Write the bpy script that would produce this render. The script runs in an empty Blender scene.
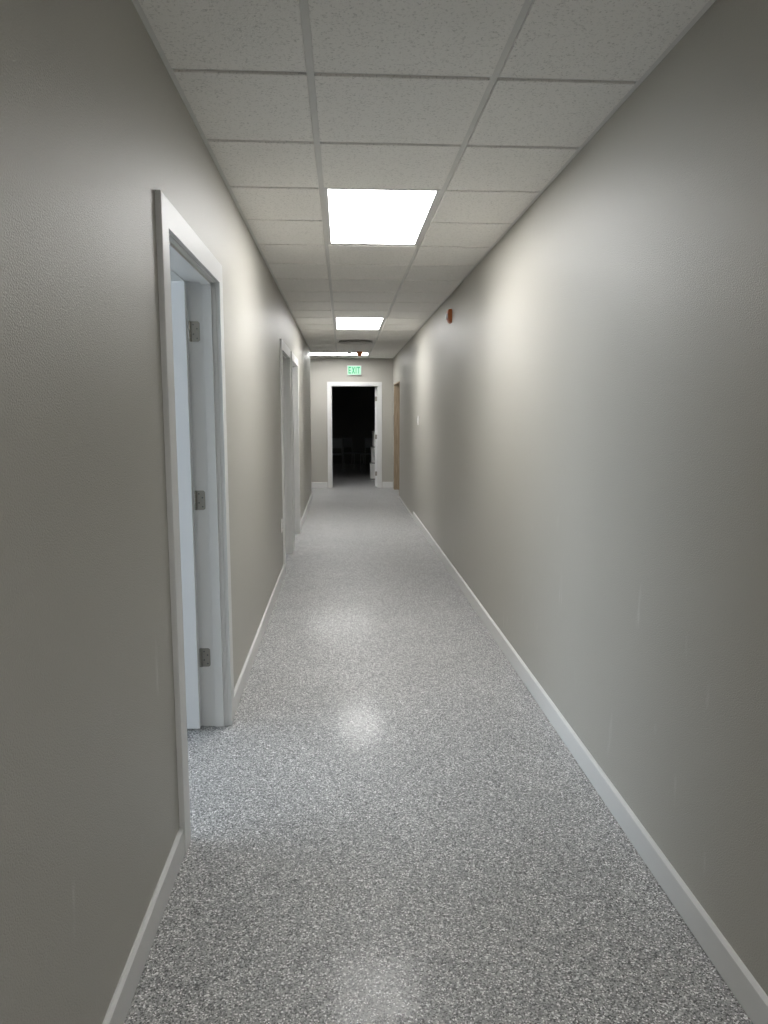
import bpy, bmesh, math, random
from mathutils import Vector, Matrix
random.seed(4)
S = bpy.context.scene
C = S.collection

# ------------------------------------------------------------------ sizes (metres, floor z = 0)
XL, XR = -0.5610, 1.0120          # corridor wall faces
ZC = 2.598                        # wall angle / ceiling height
YB, YE = -4.0, 14.75              # wall behind the camera, end wall
YT = 12.95                        # where the left wall stops and the corridor turns left
WT = 0.115                        # wall thickness
C0, C1, C2 = -0.7079, -0.0983, 0.5113
T = 0.6096
Y0 = 2.5605

# ------------------------------------------------------------------ materials
def mat(name, col, rough=0.5, spec=0.5, metal=0.0):
    m = bpy.data.materials.new(name); m.use_nodes = True
    b = m.node_tree.nodes['Principled BSDF']
    b.inputs['Base Color'].default_value = (*col, 1)
    b.inputs['Roughness'].default_value = rough
    b.inputs['Specular IOR Level'].default_value = spec
    b.inputs['Metallic'].default_value = metal
    return m

def nd(m, kind, **kw):
    n = m.node_tree.nodes.new(kind)
    for k, v in kw.items():
        if k in n.inputs: n.inputs[k].default_value = v
        else: setattr(n, k, v)
    return n

def bsdf(m): return m.node_tree.nodes['Principled BSDF']
def lk(m, a, b): m.node_tree.links.new(a, b)

def add_noise_bump(m, scale, strength, dist, detail=2.0):
    tc = nd(m, 'ShaderNodeTexCoord')
    n = nd(m, 'ShaderNodeTexNoise', Scale=scale, Detail=detail, Roughness=0.5)
    b = nd(m, 'ShaderNodeBump', Strength=strength, Distance=dist)
    lk(m, tc.outputs['Object'], n.inputs['Vector'])
    lk(m, n.outputs['Fac'], b.inputs['Height'])
    lk(m, b.outputs['Normal'], bsdf(m).inputs['Normal'])
    return tc, n, b

def wall_paint():
    m = mat('taupe_wall_paint', (0.40, 0.385, 0.35), 0.42, 0.38)
    tc, n, b = add_noise_bump(m, 260.0, 0.62, 0.003, 2.0)
    base = (0.425, 0.411, 0.370, 1); scuff = (0.53, 0.52, 0.485, 1)
    # short pale vertical scuffs low on the wall
    mp = nd(m, 'ShaderNodeMapping'); mp.inputs['Scale'].default_value = (9, 9, 2.2)
    lk(m, tc.outputs['Object'], mp.inputs['Vector'])
    s = nd(m, 'ShaderNodeTexNoise', Scale=1.6, Detail=3.0, Roughness=0.55)
    lk(m, mp.outputs['Vector'], s.inputs['Vector'])
    r = nd(m, 'ShaderNodeValToRGB')
    r.color_ramp.elements[0].position = 0.66; r.color_ramp.elements[0].color = base
    r.color_ramp.elements[1].position = 0.82; r.color_ramp.elements[1].color = scuff
    sx = nd(m, 'ShaderNodeSeparateXYZ'); lk(m, tc.outputs['Object'], sx.inputs[0])
    hz = nd(m, 'ShaderNodeMapRange'); hz.inputs['From Min'].default_value = 0.9; hz.inputs['From Max'].default_value = 1.8
    hz.inputs['To Min'].default_value = 0.0; hz.inputs['To Max'].default_value = 0.25
    lk(m, sx.outputs['Z'], hz.inputs['Value'])
    sb = nd(m, 'ShaderNodeMath', operation='SUBTRACT'); lk(m, s.outputs['Fac'], sb.inputs[0]); lk(m, hz.outputs['Result'], sb.inputs[1])
    lk(m, sb.outputs[0], r.inputs['Fac'])
    lk(m, r.outputs['Color'], bsdf(m).inputs['Base Color'])
    return m

def flake_floor():
    m = mat('flake_epoxy_floor', (0.4, 0.4, 0.4), 0.45, 0.35)
    bsdf(m).inputs['Coat Weight'].default_value = 0.12; bsdf(m).inputs['Coat Roughness'].default_value = 0.125
    tc = nd(m, 'ShaderNodeTexCoord')
    v = nd(m, 'ShaderNodeTexVoronoi', Scale=265.0, Randomness=1.0)
    lk(m, tc.outputs['Object'], v.inputs['Vector'])
    sep = nd(m, 'ShaderNodeSeparateColor')
    lk(m, v.outputs['Color'], sep.inputs['Color'])
    r = nd(m, 'ShaderNodeValToRGB'); cr = r.color_ramp; cr.interpolation = 'CONSTANT'
    cols = [(0.0, (.10, .10, .102)), (0.15, (.22, .22, .222)), (0.36, (.33, .33, .33)), (0.60, (.42, .42, .418)),
            (0.80, (.57, .57, .567)), (0.90, (.88, .88, .875))]
    cr.elements[0].position = 0; cr.elements[0].color = (*cols[0][1], 1)
    cr.elements[1].position = cols[1][0]; cr.elements[1].color = (*cols[1][1], 1)
    for p, c in cols[2:]:
        e = cr.elements.new(p); e.color = (*c, 1)
    lk(m, sep.outputs['Red'], r.inputs['Fac'])
    # broad wear patches in the broadcast
    w = nd(m, 'ShaderNodeTexNoise', Scale=2.3, Detail=3.0)
    lk(m, tc.outputs['Object'], w.inputs['Vector'])
    wr = nd(m, 'ShaderNodeMapRange'); wr.inputs['From Min'].default_value = .3; wr.inputs['From Max'].default_value = .7
    wr.inputs['To Min'].default_value = .95; wr.inputs['To Max'].default_value = 1.05
    lk(m, w.outputs['Fac'], wr.inputs['Value'])
    mx = nd(m, 'ShaderNodeMix', data_type='RGBA', blend_type='MULTIPLY'); mx.inputs['Factor'].default_value = 1
    lk(m, r.outputs['Color'], mx.inputs[6]); lk(m, wr.outputs['Result'], mx.inputs[7])
    lk(m, mx.outputs[2], bsdf(m).inputs['Base Color'])
    n = nd(m, 'ShaderNodeTexNoise', Scale=70.0, Detail=2.0)
    lk(m, tc.outputs['Object'], n.inputs['Vector'])
    b = nd(m, 'ShaderNodeBump', Strength=0.12, Distance=0.003)
    lk(m, n.outputs['Fac'], b.inputs['Height'])
    lk(m, b.outputs['Normal'], bsdf(m).inputs['Normal'])
    rn = nd(m, 'ShaderNodeMapRange'); rn.inputs['To Min'].default_value = .42; rn.inputs['To Max'].default_value = .50
    w2 = nd(m, 'ShaderNodeTexNoise', Scale=9.0, Detail=4.0)
    lk(m, tc.outputs['Object'], w2.inputs['Vector'])
    lk(m, w2.outputs['Fac'], rn.inputs['Value']); lk(m, rn.outputs['Result'], bsdf(m).inputs['Roughness'])
    w3 = nd(m, 'ShaderNodeTexNoise', Scale=16.0, Detail=4.0)
    lk(m, tc.outputs['Object'], w3.inputs['Vector'])
    cw = nd(m, 'ShaderNodeMapRange'); cw.inputs['From Min'].default_value = .35; cw.inputs['From Max'].default_value = .65
    cw.inputs['To Min'].default_value = .04; cw.inputs['To Max'].default_value = .165
    lk(m, w3.outputs['Fac'], cw.inputs['Value']); lk(m, cw.outputs['Result'], bsdf(m).inputs['Coat Weight'])
    return m

def tile_mat():
    m = mat('mineral_fibre_tile', (0.62, 0.61, 0.58), 0.9, 0.2)
    tc, n, b = add_noise_bump(m, 160.0, 0.5, 0.003, 3.0)
    s = nd(m, 'ShaderNodeTexNoise', Scale=115.0, Detail=4.0, Roughness=0.65)
    lk(m, tc.outputs['Object'], s.inputs['Vector'])
    r = nd(m, 'ShaderNodeValToRGB')
    r.color_ramp.elements[0].position = 0.31; r.color_ramp.elements[0].color = (.62, .61, .58, 1)
    r.color_ramp.elements[1].position = 0.46; r.color_ramp.elements[1].color = (.90, .885, .85, 1)
    lk(m, s.outputs['Fac'], r.inputs['Fac']); lk(m, r.outputs['Color'], bsdf(m).inputs['Base Color'])
    return m

def wood_mat():
    m = mat('raw_pine_jamb', (0.5, 0.36, 0.22), 0.65, 0.3)
    tc = nd(m, 'ShaderNodeTexCoord')
    mp = nd(m, 'ShaderNodeMapping'); mp.inputs['Scale'].default_value = (30, 30, 1.5)
    n = nd(m, 'ShaderNodeTexNoise', Scale=2.0, Detail=5.0, Distortion=0.6)
    lk(m, tc.outputs['Object'], mp.inputs['Vector']); lk(m, mp.outputs['Vector'], n.inputs['Vector'])
    r = nd(m, 'ShaderNodeValToRGB')
    r.color_ramp.elements[0].position = 0.35; r.color_ramp.elements[0].color = (.31, .235, .155, 1)
    r.color_ramp.elements[1].position = 0.65; r.color_ramp.elements[1].color = (.47, .375, .265, 1)
    lk(m, n.outputs['Fac'], r.inputs['Fac']); lk(m, r.outputs['Color'], bsdf(m).inputs['Base Color'])
    return m

def emit(name, col, st):
    m = bpy.data.materials.new(name); m.use_nodes = True
    nt = m.node_tree; nt.nodes.clear()
    e = nt.nodes.new('ShaderNodeEmission'); o = nt.nodes.new('ShaderNodeOutputMaterial')
    e.inputs['Color'].default_value = (*col, 1); e.inputs['Strength'].default_value = st
    nt.links.new(e.outputs[0], o.inputs[0]); return m

def pane_mat():
    m = bpy.data.materials.new('window_glass'); m.use_nodes = True
    nt = m.node_tree; nt.nodes.clear()
    t = nt.nodes.new('ShaderNodeBsdfTransparent'); g = nt.nodes.new('ShaderNodeBsdfGlossy')
    g.inputs['Roughness'].default_value = 0.02
    f = nt.nodes.new('ShaderNodeFresnel'); f.inputs['IOR'].default_value = 1.45
    x = nt.nodes.new('ShaderNodeMixShader'); o = nt.nodes.new('ShaderNodeOutputMaterial')
    nt.links.new(f.outputs[0], x.inputs[0]); nt.links.new(t.outputs[0], x.inputs[1]); nt.links.new(g.outputs[0], x.inputs[2])
    nt.links.new(x.outputs[0], o.inputs[0]); return m

LIGHT = 20.8
M = dict(
    wall=wall_paint(), floor=flake_floor(), tile=tile_mat(), wood=wood_mat(),
    grid=mat('white_grid_steel', (.72, .715, .69), .5, .4),
    trim=mat('white_trim_paint', (.68, .68, .67), .45, .4),
    leaf=mat('white_door_paint', (.72, .725, .735), .42, .5),
    nickel=mat('satin_nickel', (.30, .285, .255), .42, .5, 1.0),
    screw=mat('dark_steel', (.10, .10, .10), .4, .5, .8),
    panel=emit('led_diffuser', (1.0, .992, .978), LIGHT),
    frame=mat('white_fixture_metal', (.72, .72, .71), .4, .5),
    red=mat('red_plastic', (.50, .15, .045), .35, .5),
    lens=mat('clear_lens', (.90, .91, .91), .3, .8),
    plastic=mat('white_plastic', (.88, .88, .87), .35, .5),
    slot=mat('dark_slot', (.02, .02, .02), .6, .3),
    vent=mat('vent_metal', (.66, .655, .63), .45, .4),
    sign=mat('exit_sign_housing', (.78, .79, .78), .4, .5),
    signface=emit('exit_face', (.60, 1.0, .74), 1.05),
    letter=emit('exit_letters', (.14, .80, .36), .8),
    card=mat('white_cardboard', (.80, .79, .77), .8, .2),
    chair=mat('grey_chair_plastic', (.30, .31, .33), .5, .4),
    chrome=mat('chair_steel', (.45, .45, .46), .3, .5, 1.0),
    office=mat('office_paint', (.72, .72, .70), .7, .3),
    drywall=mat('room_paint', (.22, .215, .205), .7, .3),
    drywall_edge=mat('bare_drywall_edge', (.62, .60, .55), .8, .2),
    pane=pane_mat(),
)

# ------------------------------------------------------------------ mesh helpers
def box(bm, x0, x1, y0, y1, z0, z1, bev=0.0, mx=None):
    m = Matrix.Translation(((x0+x1)/2, (y0+y1)/2, (z0+z1)/2)) @ Matrix.Diagonal((x1-x0, y1-y0, z1-z0, 1))
    if mx: m = mx @ m
    r = bmesh.ops.create_cube(bm, size=1.0, matrix=m)
    if bev:
        es = list({e for v in r['verts'] for e in v.link_edges})
        bmesh.ops.bevel(bm, geom=es, offset=bev, segments=2, profile=0.5, affect='EDGES')

def cyl(bm, p0, p1, r0, r1=None, seg=20):
    p0, p1 = Vector(p0), Vector(p1); d = p1 - p0
    q = d.to_track_quat('Z', 'Y').to_matrix().to_4x4()
    bmesh.ops.create_cone(bm, cap_ends=True, segments=seg, radius1=r0, radius2=r0 if r1 is None else r1,
                          depth=d.length, matrix=Matrix.Translation((p0+p1)/2) @ q)

def lathe(bm, prof, cx, cy, seg=40):
    """profile of (radius, z), closed at its two ends"""
    rings = []
    for r, z in prof:
        rings.append([bm.verts.new((cx+r*math.cos(2*math.pi*i/seg), cy+r*math.sin(2*math.pi*i/seg), z)) for i in range(seg)])
    for a, b in zip(rings, rings[1:]):
        for i in range(seg):
            bm.faces.new((a[i], a[(i+1) % seg], b[(i+1) % seg], b[i]))
    bm.faces.new(rings[0][::-1]); bm.faces.new(rings[-1])
    bmesh.ops.recalc_face_normals(bm, faces=bm.faces)

def obj(name, bm, m, parent=None, loc=None, smooth=False):
    me = bpy.data.meshes.new(name); bm.to_mesh(me); bm.free()
    me.materials.append(M[m])
    if smooth:
        me.polygons.foreach_set('use_smooth', [True]*len(me.polygons))
    o = bpy.data.objects.new(name, me); C.objects.link(o)
    if parent:
        o.parent = parent
        o.location = -Vector(parent.location) if loc is None else loc    # shapes are given in room coordinates
    elif loc is not None: o.location = loc
    return o

def sub(name, bm, m, part, smooth=False):
    """a sub-part of a part, its shape given in room coordinates too"""
    o = obj(name, bm, m, None, None, smooth); o.parent = part
    return o

def struct(name, bm, m):
    o = obj(name, bm, m); o['kind'] = 'structure'; return o

def thing(name, label, cat, loc, group=None, kind=None):
    o = bpy.data.objects.new(name, None); C.objects.link(o); o.location = loc; o.empty_display_size = .05
    if label: o['label'] = label
    if cat: o['category'] = cat
    if group: o['group'] = group
    if kind: o['kind'] = kind
    return o
B = bmesh.new

# ------------------------------------------------------------------ openings
D1 = (2.425, 3.375, 2.070)      # y0, y1, head height of the clear opening
D2 = (6.800, 7.750, 2.070)
D3 = (8.120, 9.070, 2.070)
DE = (-0.225, 0.706, 2.050)     # end door, x0, x1, head
DR = (13.02, 14.40, 2.060)      # bare wood opening on the right, y0, y1, head
J = 0.018                       # jamb board thickness

def wall_y(bm, x0, x1, y0, y1, ops, z1=2.64):
    """wall running along y with openings (y0, y1, head) cut for the jamb boards"""
    y = y0
    for a, b, h in sorted(ops):
        box(bm, x0, x1, y, a-J, 0, z1); box(bm, x0, x1, a-J, b+J, h+J, z1); y = b+J
    box(bm, x0, x1, y, y1, 0, z1)
def wall_x(bm, y0, y1, x0, x1, ops, z1=2.64):
    x = x0
    for a, b, h in sorted(ops):
        box(bm, x, a-J, y0, y1, 0, z1); box(bm, a-J, b+J, y0, y1, h+J, z1); x = b+J
    box(bm, x, x1, y0, y1, 0, z1)

# ------------------------------------------------------------------ room shell
b = B(); box(b, -4.7, 3.3, -4.3, 22.4, -0.1, 0); struct('floor', b, 'floor')
b = B(); wall_y(b, XL-WT, XL, YB, YT, [D1, D2, D3]); struct('wall_left', b, 'wall')
b = B(); wall_y(b, XR, XR+WT, YB, YE, [DR]); struct('wall_right', b, 'wall')
b = B(); wall_x(b, YE, YE+WT, -4.5, 3.1, [DE]); struct('wall_end', b, 'wall')
b = B(); box(b, XL-WT, XR+WT, YB-WT, YB, 0, 2.64); struct('wall_back', b, 'wall')
b = B(); box(b, -4.5, XL-WT, YT-WT, YT, 0, 2.64); box(b, -4.5, -4.4, YT, YE, 0, 2.64); struct('wall_branch', b, 'wall')
# side room behind the first door, with its window
RX, RY0, RY1 = -4.0, 0.7, 5.6
b = B()
box(b, RX-WT, XL-WT, RY0-WT, RY0, 0, 2.64); box(b, RX-WT, XL-WT, RY1, RY1+WT, 0, 2.64)
W = (0.95, 4.2, 0.65, 2.35)
box(b, RX-WT, RX, RY0, W[0], 0, 2.64); box(b, RX-WT, RX, W[1], RY1, 0, 2.64)
box(b, RX-WT, RX, W[0], W[1], 0, W[2]); box(b, RX-WT, RX, W[0], W[1], W[3], 2.64)
struct('wall_office', b, 'office')
# unlit room behind the end door
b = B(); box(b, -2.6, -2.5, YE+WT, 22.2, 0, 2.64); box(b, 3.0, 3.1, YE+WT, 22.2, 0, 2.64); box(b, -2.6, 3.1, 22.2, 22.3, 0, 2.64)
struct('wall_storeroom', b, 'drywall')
# shallow closet behind the bare wood opening
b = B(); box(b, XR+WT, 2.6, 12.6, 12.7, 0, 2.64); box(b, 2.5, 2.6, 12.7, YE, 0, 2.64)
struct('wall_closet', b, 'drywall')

# ------------------------------------------------------------------ suspended ceiling
ZT = ZC - 0.003                  # face of the tiles, dropped below the tees
ZB = ZC + 0.006                  # underside of the tees
b = B(); box(b, -4.7, 3.3, -4.3, 22.4, 2.64, 2.74)
LIGHTS = [(C1, C2, Y0+2*T, Y0+4*T), (C1, C2, Y0+10*T, Y0+12*T), (C0, C2, Y0+18*T, Y0+19*T), (C1, C2, Y0-7*T, Y0-5*T)]
VENT = (C1, C2, Y0+14*T, Y0+15*T)
def covered(x, y):
    return any(a < x < c and d < y < e for a, c, d, e in LIGHTS+[VENT])
def tile(x0, x1, y0, y1):
    if covered((x0+x1)/2, (y0+y1)/2): return
    g = 0.0125
    box(b, x0+g, x1-g, y0+g, y1-g, ZT, ZC+0.03, 0.0025)
EDGE = 0.010
rows = [(max(Y0+n*T, YB-0.0), min(Y0+(n+1)*T, YE)) for n in range(-11, 20)]
for y0, y1 in rows:
    if y1-y0 < .06: continue
    for x0, x1 in ((XL+EDGE-.005, C1), (C1, C2), (C2, XR-EDGE+.005)):
        if y0 > YT-.1 and x0 < XL+.1: continue
        tile(x0, x1, y0, y1)
for k in range(6):                                        # the side branch
    for y0, y1 in ((Y0+17*T+.03, Y0+18*T), (Y0+18*T, Y0+19*T), (Y0+19*T, YE-.005)):
        x1 = C1 - k*T
        tile(x1-T, x1, y0, y1)
struct('ceiling', b, 'tile')
b = B()
def tee(x0, x1, y0, y1): box(b, x0, x1, y0, y1, ZB, ZB+.03)
h = .012
for x in (C1, C2):
    tee(x-h, x+h, YB, YE)
for y0, y1 in rows:
    segs = [(XL, C1-h), (C1+h, C2-h), (C2+h, XR)]
    for s0, s1 in segs:
        if covered((s0+s1)/2, y0) : continue
        if y0 > YB+.01: tee(s0, s1, y0-h, y0+h)
for k in range(1, 6):
    tee(C1-k*T-h, C1-k*T+h, YT, YE)
for n in (18, 19):
    if n == 18 or True: tee(-4.4, XL, Y0+n*T-h, Y0+n*T+h)
# wall angle round the edge
def angle(x0, x1, y0, y1): box(b, x0, x1, y0, y1, ZC-.001, ZC+.03)
angle(XL, XL+.018, YB, YT); angle(XR-.018, XR, YB, YE); angle(-4.4, XR, YE-.018, YE); angle(-4.4, XL, YT, YT+.018)
struct('trim_1', b, 'grid')

# ------------------------------------------------------------------ baseboards
BH = 0.103
def base_y(bm, x, s, y0, y1, hh=BH, t=.013):          # s = +1: board sticks out towards +x
    x0, x1 = (x, x+s*t) if s > 0 else (x+s*t, x)
    prof = [(x, .004), (x+s*t, .004), (x+s*t, hh-.008), (x+s*t*.35, hh), (x, hh)]
    va = [bm.verts.new((px, y0, pz)) for px, pz in prof]; vb = [bm.verts.new((px, y1, pz)) for px, pz in prof]
    n = len(prof)
    for i in range(n): bm.faces.new((va[i], va[(i+1) % n], vb[(i+1) % n], vb[i]))
    bm.faces.new(va[::-1]); bm.faces.new(vb)
    bmesh.ops.recalc_face_normals(bm, faces=bm.faces)
def base_x(bm, y, s, x0, x1, hh=BH, t=.013):
    prof = [(y, .004), (y+s*t, .004), (y+s*t, hh-.008), (y+s*t*.35, hh), (y, hh)]
    va = [bm.verts.new((x0, py, pz)) for py, pz in prof]; vb = [bm.verts.new((x1, py, pz)) for py, pz in prof]
    n = len(prof)
    for i in range(n): bm.faces.new((va[i], va[(i+1) % n], vb[(i+1) % n], vb[i]))
    bm.faces.new(va[::-1]); bm.faces.new(vb)
    bmesh.ops.recalc_face_normals(bm, faces=bm.faces)
CW, CT, RV = 0.086, 0.018, 0.005          # casing width, thickness, reveal
b = B()
for y0, y1 in ((YB, D1[0]-CW-RV), (D1[1]+CW+RV, D2[0]-CW-RV), (D2[1]+CW+RV, D3[0]-CW-RV), (D3[1]+CW+RV, YT)):
    base_y(b, XL, 1, y0, y1)
struct('baseboard_left', b, 'trim')
b = B(); base_y(b, XR, -1, YB, 10.33); struct('baseboard_right', b, 'trim')
b = B(); base_y(b, XR, -1, 10.33, DR[0]-.02, .030, .009); struct('trim_2', b, 'trim')
b = B(); base_x(b, YE, -1, -4.4, DE[0]-CW-RV, .125); base_x(b, YE, -1, DE[1]+CW+RV, XR, .125); struct('baseboard_end', b, 'trim')
b = B(); base_x(b, YT, 1, -4.4, XL); struct('baseboard_branch', b, 'trim')

# ------------------------------------------------------------------ doors
def hinge_mb(bm, mx):
    """butt hinge: the plate let into the jamb, its knuckle and screws; local: x out of the jamb edge, z up"""
    rc, w_, h_ = .011, .040, .045
    pts = [(0, -h_)]
    for k in range(7):
        a = -math.pi/2 + k*math.pi/12; pts.append((w_-rc+rc*math.cos(a), -h_+rc+rc*math.sin(a)))
    for k in range(7):
        a = k*math.pi/12; pts.append((w_-rc+rc*math.cos(a), h_-rc+rc*math.sin(a)))
    pts.append((0, h_))
    fa = [bm.verts.new(mx @ Vector((u, -.0025, v))) for u, v in pts]; fb = [bm.verts.new(mx @ Vector((u, .0, v))) for u, v in pts]
    n = len(pts); bm.faces.new(fa); bm.faces.new(fb[::-1])
    for k in range(n): bm.faces.new((fa[k], fb[k], fb[(k+1) % n], fa[(k+1) % n]))
    bmesh.ops.recalc_face_normals(bm, faces=bm.faces)
    for k in range(5):
        z0 = -.045 + k*.018
        p0 = mx @ Vector((-.004, -.004, z0+.0006)); p1 = mx @ Vector((-.004, -.004, z0+.0174))
        cyl(bm, p0, p1, .0065, seg=14)
def screws_mb(bm, mx):
    for sx, sz in ((.012, .03), (.028, .012), (.012, -.012), (.028, -.03)):
        cyl(bm, mx @ Vector((sx, -.0035, sz)), mx @ Vector((sx, -.002, sz)), .0036, seg=10)

def frame_u(bm, f, u0, u1, hd, cw=None):
    """door casing in one piece, legs and head meeting without a gap; f places (across, up, out)"""
    cw = cw or CW; a, c = u0-RV, u1+RV
    outl = [(a-cw, .002), (a, .002), (a, hd+RV), (c, hd+RV), (c, .002), (c+cw, .002), (c+cw, hd+RV+cw), (a-cw, hd+RV+cw)]
    lo = [bm.verts.new(f(u, v, 0)) for u, v in outl]; hi = [bm.verts.new(f(u, v, CT)) for u, v in outl]; n = len(outl)
    top = bm.faces.new(hi); bm.faces.new(lo[::-1])
    for i in range(n): bm.faces.new((lo[i], lo[(i+1) % n], hi[(i+1) % n], hi[i]))
    bmesh.ops.bevel(bm, geom=list(top.edges), offset=.003, segments=2, profile=.5, affect='EDGES')
    bmesh.ops.recalc_face_normals(bm, faces=bm.faces)
    bmesh.ops.triangulate(bm, faces=[q for q in bm.faces if len(q.verts) > 4])

def casing_y(bm, xf, s, o):
    """flat casing round an opening in a wall along y; xf wall face, s direction it projects"""
    y0, y1, hd = o
    frame_u(bm, lambda u, v, d: (xf+s*d, u, v), y0, y1, hd)
def jamb_y(bm, x0, x1, o):
    y0, y1, hd = o
    box(bm, x0, x1, y0-J, y0, .001, hd, .001); box(bm, x0, x1, y1, y1+J, .001, hd, .001); box(bm, x0, x1, y0-J, y1+J, hd, hd+J, .001)
def stop_y(bm, x0, x1, o, t=.011):
    y0, y1, hd = o
    box(bm, x0, x1, y0, y0+t, .002, hd-t, .001); box(bm, x0, x1, y1-t, y1, .002, hd-t, .001); box(bm, x0, x1, y0, y1, hd-t, hd, .001)

LT = 0.044
def side_door(n, o, open_):
    t = thing('door_%d' % n, None, None, (XL, (o[0]+o[1])/2, 0), kind='structure')
    xr = XL-WT
    b = B(); casing_y(b, XL, 1, o); casing_y(b, xr, -1, o); obj('casing', b, 'trim', t)
    b = B(); jamb_y(b, xr, XL, o); obj('jamb', b, 'trim', t)
    b = B(); stop_y(b, XL-.060, XL-.018, o); obj('door_stop', b, 'trim', t)
    pin = Vector((xr-.006, o[1]-.003, 0))
    ang = math.radians(-90.5) if open_ else 0
    mx = Matrix.Translation(pin) @ Matrix.Rotation(ang, 4, 'Z') @ Matrix.Translation(-pin)
    b = B(); box(b, xr+.002, xr+.002+LT, o[0]+.003, o[1]-.006, .014, o[2]-.004, .0015, mx)
    leaf = obj('door_leaf', b, 'leaf', t)
    zs = (.345, 1.097, 1.857)
    for z in zs:
        hm = Matrix.Translation((xr, o[1], z)) if True else None
        b = B(); hinge_mb(b, hm); h = sub('hinge', b, 'nickel', leaf)
        b = B(); screws_mb(b, hm); me = bpy.data.meshes.new('s'); b.to_mesh(me); b.free()
        base = len(h.data.polygons)
        bb = B(); bb.from_mesh(h.data); k0 = len(bb.faces); bb.from_mesh(me)
        bb.faces.ensure_lookup_table()
        for f in bb.faces[k0:]: f.material_index = 1
        bb.to_mesh(h.data); bb.free(); h.data.materials.append(M['screw']); bpy.data.meshes.remove(me)
    b = B()
    for side in (1, -1):
        xk = xr+.002+(LT if side > 0 else 0); yk = o[0]+.068
        def P(x, y, z): return mx @ Vector((x, y, z))
        cyl(b, P(xk, yk, .96), P(xk+side*.008, yk, .96), .032)
        cyl(b, P(xk, yk, .96), P(xk+side*.045, yk, .96), .011)
        cyl(b, P(xk+side*.045, yk-.008, .96), P(xk+side*.045, yk+.115, .96), .009, .0075)
    sub('door_handle', b, 'nickel', leaf, False)
    return t
side_door(1, D1, True); side_door(2, D2, False); side_door(3, D3, False)

# end door: open into the dark room, hinged on its right
t = thing('door_4', None, None, ((DE[0]+DE[1])/2, YE, 0), kind='structure')
b = B()
for yf, s in ((YE, -1), (YE+WT, 1)):
    a, c, hd = DE
    frame_u(b, lambda u, v, d, yf=yf, s=s: (u, yf+s*d, v), a, c, hd, .077)
obj('casing', b, 'trim', t)
b = B(); a, c, hd = DE
box(b, a-J, a, YE, YE+WT, .001, hd, .001); box(b, c, c+J, YE, YE+WT, .001, hd, .001); box(b, a-J, c+J, YE, YE+WT, hd, hd+J, .001)
obj('jamb', b, 'trim', t)
b = B(); y0, y1 = YE+.018, YE+.060
box(b, a, a+.011, y0, y1, .002, hd-.011, .001); box(b, c-.011, c, y0, y1, .002, hd-.011, .001); box(b, a, c, y0, y1, hd-.011, hd, .001)
obj('door_stop', b, 'trim', t)
pin = Vector((c-.003, YE+WT+.006, 0))
mx = Matrix.Translation(pin) @ Matrix.Rotation(math.radians(-100), 4, 'Z') @ Matrix.Translation(-pin)
b = B(); box(b, a+.003, c-.006, YE+WT-.002-LT, YE+WT-.002, .014, hd-.004, .0015, mx)
leaf = obj('door_leaf', b, 'leaf', t)
for z in (.285, 1.035, 1.80):
    b = B()
    hm = mx @ Matrix.Translation((c-.006, YE+WT-.002, z)) @ Matrix.Rotation(math.radians(-90), 4, 'Z') 
    box(b, 0, .040, -.0, .0025, -.045, .045, .0008, hm)
    cyl(b, pin+Vector((0, 0, z-.045)), pin+Vector((0, 0, z+.045)), .0065, seg=14)
    sub('hinge', b, 'nickel', leaf)
b = B()
for side in (1, -1):
    yk = YE+WT-.002-(LT if side < 0 else 0); xk = a+.068
    cyl(b, mx @ Vector((xk, yk, .96)), mx @ Vector((xk, yk+side*.008, .96)), .032)
    cyl(b, mx @ Vector((xk, yk, .96)), mx @ Vector((xk, yk+side*.045, .96)), .011)
    cyl(b, mx @ Vector((xk-.008, yk+side*.045, .96)), mx @ Vector((xk+.115, yk+side*.045, .96)), .009, .0075)
sub('door_handle', b, 'nickel', leaf)

# bare wood opening in the right wall
t = thing('door_5', None, None, (XR, (DR[0]+DR[1])/2, 0), kind='structure')
b = B(); jamb_y(b, XR-.004, XR+WT+.004, DR); obj('jamb', b, 'wood', t)

# office window
t = thing('window_1', None, None, (RX, (W[0]+W[1])/2, W[2]), kind='structure')
b = B(); f = .05
box(b, RX-.09, RX-.03, W[0], W[0]+f, W[2], W[3], .003); box(b, RX-.09, RX-.03, W[1]-f, W[1], W[2], W[3], .003)
box(b, RX-.09, RX-.03, W[0], W[1], W[2], W[2]+f, .003); box(b, RX-.09, RX-.03, W[0], W[1], W[3]-f, W[3], .003)
ym = (W[0]+W[1])/2; box(b, RX-.085, RX-.035, ym-.025, ym+.025, W[2]+f, W[3]-f, .003)
obj('window_frame', b, 'trim', t)
for y0, y1 in ((W[0]+f, ym-.025), (ym+.025, W[1]-f)):
    b = B(); box(b, RX-.063, RX-.057, y0, y1, W[2]+f, W[3]-f); obj('pane', b, 'pane', t)

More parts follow.
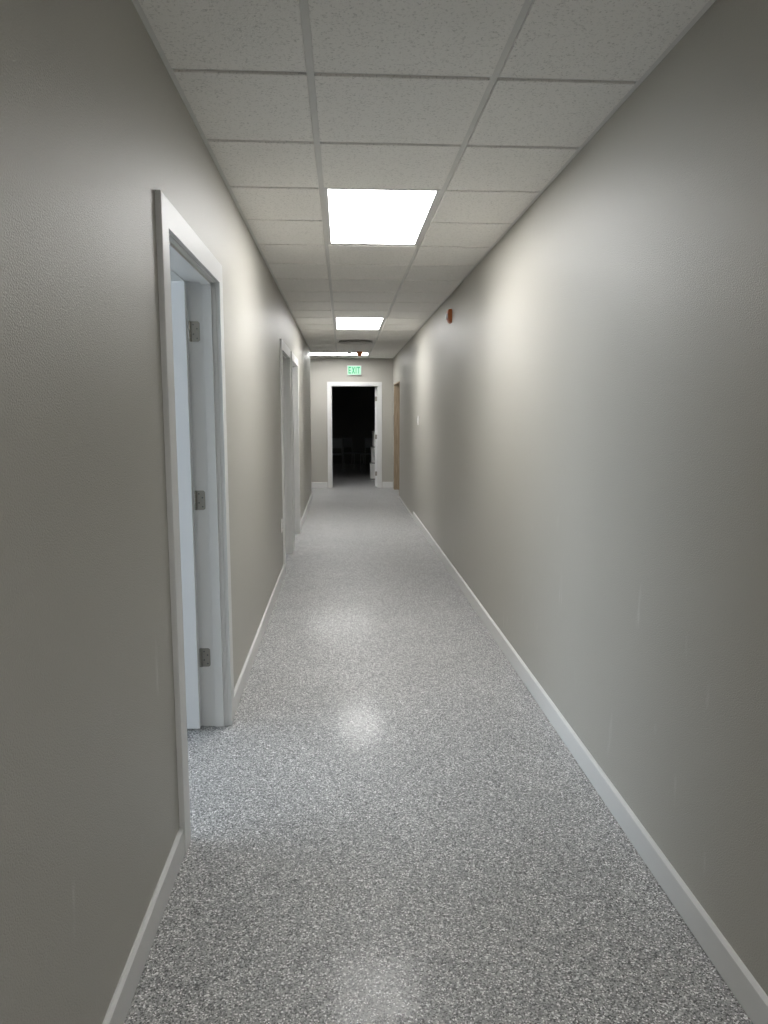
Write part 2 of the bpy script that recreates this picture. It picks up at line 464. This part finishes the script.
# ------------------------------------------------------------------ ceiling lights
def ceiling_light(x0, x1, y0, y1, label):
    t = thing('ceiling_light', label, 'ceiling light', ((x0+x1)/2, (y0+y1)/2, ZB), 'recessed ceiling light panels')
    g = .0125; f = .020; zb, zt = ZB-.004, ZB+.03
    x0 += g; x1 -= g; y0 += g; y1 -= g
    b = B()
    box(b, x0, x0+f, y0, y1, zb, zt, .002); box(b, x1-f, x1, y0, y1, zb, zt, .002)
    box(b, x0+f, x1-f, y0, y0+f, zb, zt, .002); box(b, x0+f, x1-f, y1-f, y1, zb, zt, .002)
    obj('frame', b, 'frame', t)
    b = B(); box(b, x0+f-.002, x1-f+.002, y0+f-.002, y1-f+.002, zb+.005, zb+.010)
    obj('diffuser', b, 'panel', t)
names = ['lit white ceiling panel nearest the camera, largest in view, between the first rows of tiles',
         'second lit white ceiling panel, halfway down the corridor in the middle column',
         'lit white ceiling panel set crosswise just before the end wall',
         'lit white ceiling panel behind the camera']
for (x0, x1, y0, y1), nm in list(zip(LIGHTS, names)):
    ceiling_light(x0, x1, y0, y1, nm)

# ------------------------------------------------------------------ air vent
x0, x1, y0, y1 = VENT; cx, cy = (x0+x1)/2, (y0+y1)/2; g = .0125
t = thing('ceiling_vent', 'square grey ceiling air vent with round louvre rings beyond the second light', 'vent', (cx, cy, ZB))
b = B()
fr = .27
pl = [(x0+g, y0+g), (x1-g, y0+g), (x1-g, y1-g), (x0+g, y1-g)]
zb = ZB-.006
seg = 48; inner = []; outer = []
hw = (x1-x0)/2-g; hl = (y1-y0)/2-g; R0 = .262
for z in (zb, zb+.03):
    for i in range(seg):
        a = 2*math.pi*i/seg; ca, sa = math.cos(a), math.sin(a); k = 1/max(abs(ca)/hw, abs(sa)/hl)
        outer.append(b.verts.new((cx+ca*k, cy+sa*k, z))); inner.append(b.verts.new((cx+ca*R0, cy+sa*R0, z)))
for i in range(seg):
    j = (i+1) % seg
    b.faces.new((outer[i], outer[j], inner[j], inner[i])); b.faces.new((outer[i+seg], inner[i+seg], inner[j+seg], outer[j+seg]))
    b.faces.new((outer[i], outer[i+seg], outer[j+seg], outer[j])); b.faces.new((inner[i], inner[j], inner[j+seg], inner[i+seg]))
bmesh.ops.recalc_face_normals(b, faces=b.faces)
obj('face_plate', b, 'vent', t)
for r in (.255, .190, .125):
    b = B(); seg = 48
    prof = [(r, zb-.024), (r-.045, zb+.018), (r-.048, zb+.018), (r-.004, zb-.024)]
    rings = [[b.verts.new((cx+q*math.cos(2*math.pi*i/seg), cy+q*math.sin(2*math.pi*i/seg), z)) for i in range(seg)] for q, z in prof]
    for k in range(4):
        A, D = rings[k], rings[(k+1) % 4]
        for i in range(seg): b.faces.new((A[i], A[(i+1) % seg], D[(i+1) % seg], D[i]))
    bmesh.ops.recalc_face_normals(b, faces=b.faces)
    obj('louvre_ring', b, 'vent', t, smooth=False)
b = B(); lathe(b, [(.066, zb-.024), (.068, zb-.020), (.03, zb+.015)], cx, cy); obj('centre_cone', b, 'vent', t)
b = B(); cyl(b, (cx, cy, zb+.024), (cx, cy, zb+.030),   .268, seg=48); obj('duct_collar', b, 'slot', t)

# ------------------------------------------------------------------ exit sign
ex0, ex1, ez0, ez1 = .092, .378, 2.258, 2.452; cx, cz = (ex0+ex1)/2, (ez0+ez1)/2
t = thing('exit_sign', 'glowing green and white exit sign on the end wall above the dark doorway', 'exit sign', (cx, YE, cz))
b = B(); box(b, ex0, ex1, YE-.045, YE, ez0, ez1, .008); obj('housing', b, 'sign', t)
b = B(); box(b, ex0+.012, ex1-.012, YE-.047, YE-.044, ez0+.014, ez1-.012, .001); obj('lit_face', b, 'signface', t)
LET = {'E': [[(0, 0), (1, 0), (1, .17), (.28, .17), (.28, .42), (.88, .42), (.88, .58), (.28, .58), (.28, .83), (1, .83), (1, 1), (0, 1)]],
       'X': [[(0, 0), (.30, 0), (.5, .33), (.70, 0), (1, 0), (.66, .5), (1, 1), (.70, 1), (.5, .67), (.30, 1), (0, 1), (.34, .5)]],
       'I': [[(0, 0), (1, 0), (1, 1), (0, 1)]],
       'T': [[(.36, 0), (.64, 0), (.64, .83), (1, .83), (1, 1), (0, 1), (0, .83), (.36, .83)]]}
px = ex0+.030
for ch, w in (('E', .052), ('X', .062), ('I', .016), ('T', .056)):
    b = B(); hh = .130; z0 = cz-.063
    for poly in LET[ch]:
        lo = [b.verts.new((px+u*w, YE-.0482, z0+v*hh)) for u, v in poly]
        hi = [b.verts.new((px+u*w, YE-.0468, z0+v*hh)) for u, v in poly]
        n = len(lo); b.faces.new(lo); b.faces.new(hi[::-1])
        for i in range(n): b.faces.new((lo[i], hi[i], hi[(i+1) % n], lo[(i+1) % n]))
    bmesh.ops.recalc_face_normals(b, faces=b.faces); bmesh.ops.triangulate(b, faces=b.faces)
    obj('letter', b, 'letter', t); px += w+.0135

# ------------------------------------------------------------------ fire devices
ay, az = 6.88, 2.392
t = thing('fire_alarm', 'rust red fire alarm strobe high on the right wall', 'fire alarm', (XR, ay, az))
b = B(); w_ = .050
prof = [(XR+.006, az+.060), (XR-.026, az+.060), (XR-.037, az+.052), (XR-.038, az-.020), (XR-.030, az-.048), (XR-.014, az-.060), (XR+.006, az-.062)]
va = [b.verts.new((px_, ay-w_, z)) for px_, z in prof]; vb = [b.verts.new((px_, ay+w_, z)) for px_, z in prof]
n = len(prof)
for i in range(n): b.faces.new((va[i], va[(i+1) % n], vb[(i+1) % n], vb[i]))
b.faces.new(va[::-1]); b.faces.new(vb); bmesh.ops.recalc_face_normals(b, faces=b.faces)
bmesh.ops.bevel(b, geom=[e for e in b.edges], offset=.004, segments=2, affect='EDGES')
obj('housing', b, 'red', t)
b = B(); box(b, XR-.050, XR-.036, ay-.028, ay+.028, az-.020, az+.022, .005); obj('strobe_lens', b, 'lens', t)

sx, sy = .308, 13.20
t = thing('ceiling_strobe', 'small dark red fire alarm strobe hanging under the ceiling before the last light', 'fire alarm', (sx, sy, ZT))
b = B(); lathe(b, [(.056, ZT), (.056, ZT-.022), (.050, ZT-.034), (.038, ZT-.060), (.033, ZT-.064)], sx, sy); obj('housing', b, 'red', t)
b = B(); lathe(b, [(.030, ZT-.061), (.028, ZT-.074), (.018, ZT-.082), (.004, ZT-.084)], sx, sy); obj('strobe_lens', b, 'red', t)
dx, dy = .125, 13.24
t = thing('smoke_detector', 'low white round smoke detector on the ceiling left of the red strobe', 'smoke detector', (dx, dy, ZT))
b = B(); lathe(b, [(.050, ZT), (.050, ZT-.012), (.044, ZT-.020), (.030, ZT-.026)], dx, dy); obj('base', b, 'plastic', t)
b = B(); lathe(b, [(.028, ZT-.0255), (.026, ZT-.034), (.015, ZT-.039)], dx, dy); obj('sensor_cap', b, 'plastic', t)

# ------------------------------------------------------------------ switch and outlet
y_, z_ = 9.78, 1.408
t = thing('light_switch', 'white light switch on the right wall, about shoulder height, near the corridor end', 'light switch', (XR, y_, z_))
b = B(); box(b, XR-.007, XR, y_-.037, y_+.037, z_-.060, z_+.060, .003); obj('cover_plate', b, 'plastic', t)
b = B(); box(b, XR-.013, XR-.006, y_-.017, y_+.017, z_-.034, z_+.034, .003); obj('rocker', b, 'plastic', t)
y_, z_ = 6.56, .490
t = thing('wall_outlet', 'white power outlet low on the left wall beside the second door casing', 'outlet', (XL, y_, z_))
b = B(); box(b, XL, XL+.007, y_-.037, y_+.037, z_-.060, z_+.060, .003); obj('cover_plate', b, 'plastic', t)
for dz in (-.026, .026):
    b = B(); box(b, XL+.006, XL+.0095, y_-.017, y_+.017, z_+dz-.016, z_+dz+.016, .003)
    s_ = obj('socket', b, 'plastic', t)
    for yy in (-.006, .006):
        b = B(); box(b, XL+.0090, XL+.0100, y_+yy-.0012, y_+yy+.0012, z_+dz-.004, z_+dz+.008); sub('slot', b, 'slot', s_)

# ------------------------------------------------------------------ dark store room: box stack and chairs
def storage_box(x0, z0, rot, label):
    w, d, hgt = .31, .40, .372
    t = thing('storage_box', label, 'box', (x0+w/2, 16.90, z0), 'stacked storage boxes')
    t.rotation_euler[2] = rot
    L = Vector((0, 0, 0))
    b = B(); box(b, -w/2+.014, w/2-.014, -d/2+.014, d/2-.014, 0, .018); obj('shadow_plate', b, 'slot', t, L)  # dark inset plate, stands in for the shadow line under each stacked box
    b = B(); box(b, -w/2+.006, w/2-.006, -d/2+.006, d/2-.006, .018, hgt-.02, .003); bd = obj('body', b, 'card', t, L)
    b = B(); box(b, -w/2, w/2, -d/2, d/2, hgt-.075, hgt-.004, .003); obj('lid', b, 'card', t, L)
    b = B(); box(b, -.045, .045, -d/2+.004, -d/2+.008, hgt-.14, hgt-.112, .0015); o = obj('hand_hole', b, 'slot', None, L); o.parent = bd
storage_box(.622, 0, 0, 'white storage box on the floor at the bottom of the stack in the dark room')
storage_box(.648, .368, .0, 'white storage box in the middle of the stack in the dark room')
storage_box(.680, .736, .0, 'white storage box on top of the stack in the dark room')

def chair(x, y, rot, label):
    t = thing('chair', label, 'chair', (x, y, 0), 'chairs in the dark room'); t.rotation_euler[2] = rot
    L = Vector((0, 0, 0))
    b = B(); box(b, -.21, .21, -.21, .21, .435, .465, .012); obj('seat', b, 'chair', t, L)
    # curved backrest
    b = B(); n = 9; ring = []
    for i in range(n+1):
        u = -1+2*i/n; xx = .205*u; yy = .20+.03*(1-u*u)
        ring.append([b.verts.new((xx, yy-.03+q, z)) for q, z in ((0, .60), (.012, .60), (.032, .86), (.020, .86))])
    for A, D in zip(ring, ring[1:]):
        for k in range(4): b.faces.new((A[k], A[(k+1) % 4], D[(k+1) % 4], D[k]))
    b.faces.new(ring[0]); b.faces.new(ring[-1][::-1]); bmesh.ops.recalc_face_normals(b, faces=b.faces)
    obj('backrest', b, 'chair', t, L)
    for s in (-1, 1):
        b = B(); cyl(b, (s*.195, -.19, .436), (s*.215, -.215, 0), .011); obj('leg', b, 'chrome', t, L)
        b = B(); cyl(b, (s*.195, .185, .62), (s*.200, .175, .436), .011); cyl(b, (s*.200, .175, .436), (s*.215, .225, 0), .011); obj('leg', b, 'chrome', t, L)
chair(-.20, 19.10, 0.12, 'grey chair at the left of the dark room doorway')
chair(.27, 19.75, 0.9, 'grey chair turned sideways, middle of the three in the dark room')
chair(.72, 19.30, -0.35, 'grey chair at the right of the dark room, behind the white boxes')

# ------------------------------------------------------------------ daylight through the office window
w = bpy.data.worlds.new('overcast_sky'); S.world = w; w.use_nodes = True
bg = w.node_tree.nodes['Background']
bg.inputs['Color'].default_value = (.76, .88, 1.0, 1); bg.inputs['Strength'].default_value = 9.6
ld = bpy.data.lights.new('daylight_portal', 'AREA'); ld.shape = 'RECTANGLE'; ld.size = W[3]-W[2]; ld.size_y = W[1]-W[0]
ld.cycles.is_portal = True
lo = bpy.data.objects.new('daylight_portal', ld); C.objects.link(lo)
lo.location = (RX-WT-.01, (W[0]+W[1])/2, (W[2]+W[3])/2)
lo.rotation_euler = (0, math.radians(-90), 0)

# ------------------------------------------------------------------ camera
cd = bpy.data.cameras.new('camera'); cam = bpy.data.objects.new('camera', cd); C.objects.link(cam)
cd.sensor_width = 36; cd.sensor_fit = 'AUTO'; cd.lens = 727.0*36/1024; cd.clip_start = .02
fw = Vector((0.05583948, 0.98950802, -0.13325101)); ri = Vector((9.98416647e-01, -5.62467403e-02, 7.08934332e-04)); up = Vector((0.00679344, 0.13307962, 0.99108207))
m3 = Matrix((ri, up, -fw)).transposed()
cam.matrix_world = Matrix.Translation((0, 0, 1.4908)) @ m3.to_4x4()
S.camera = cam

S.view_settings.view_transform = 'Standard'; S.view_settings.look = 'None'
S.view_settings.gamma = 1; S.view_settings.use_curve_mapping = False
S.view_settings.exposure = 0.0
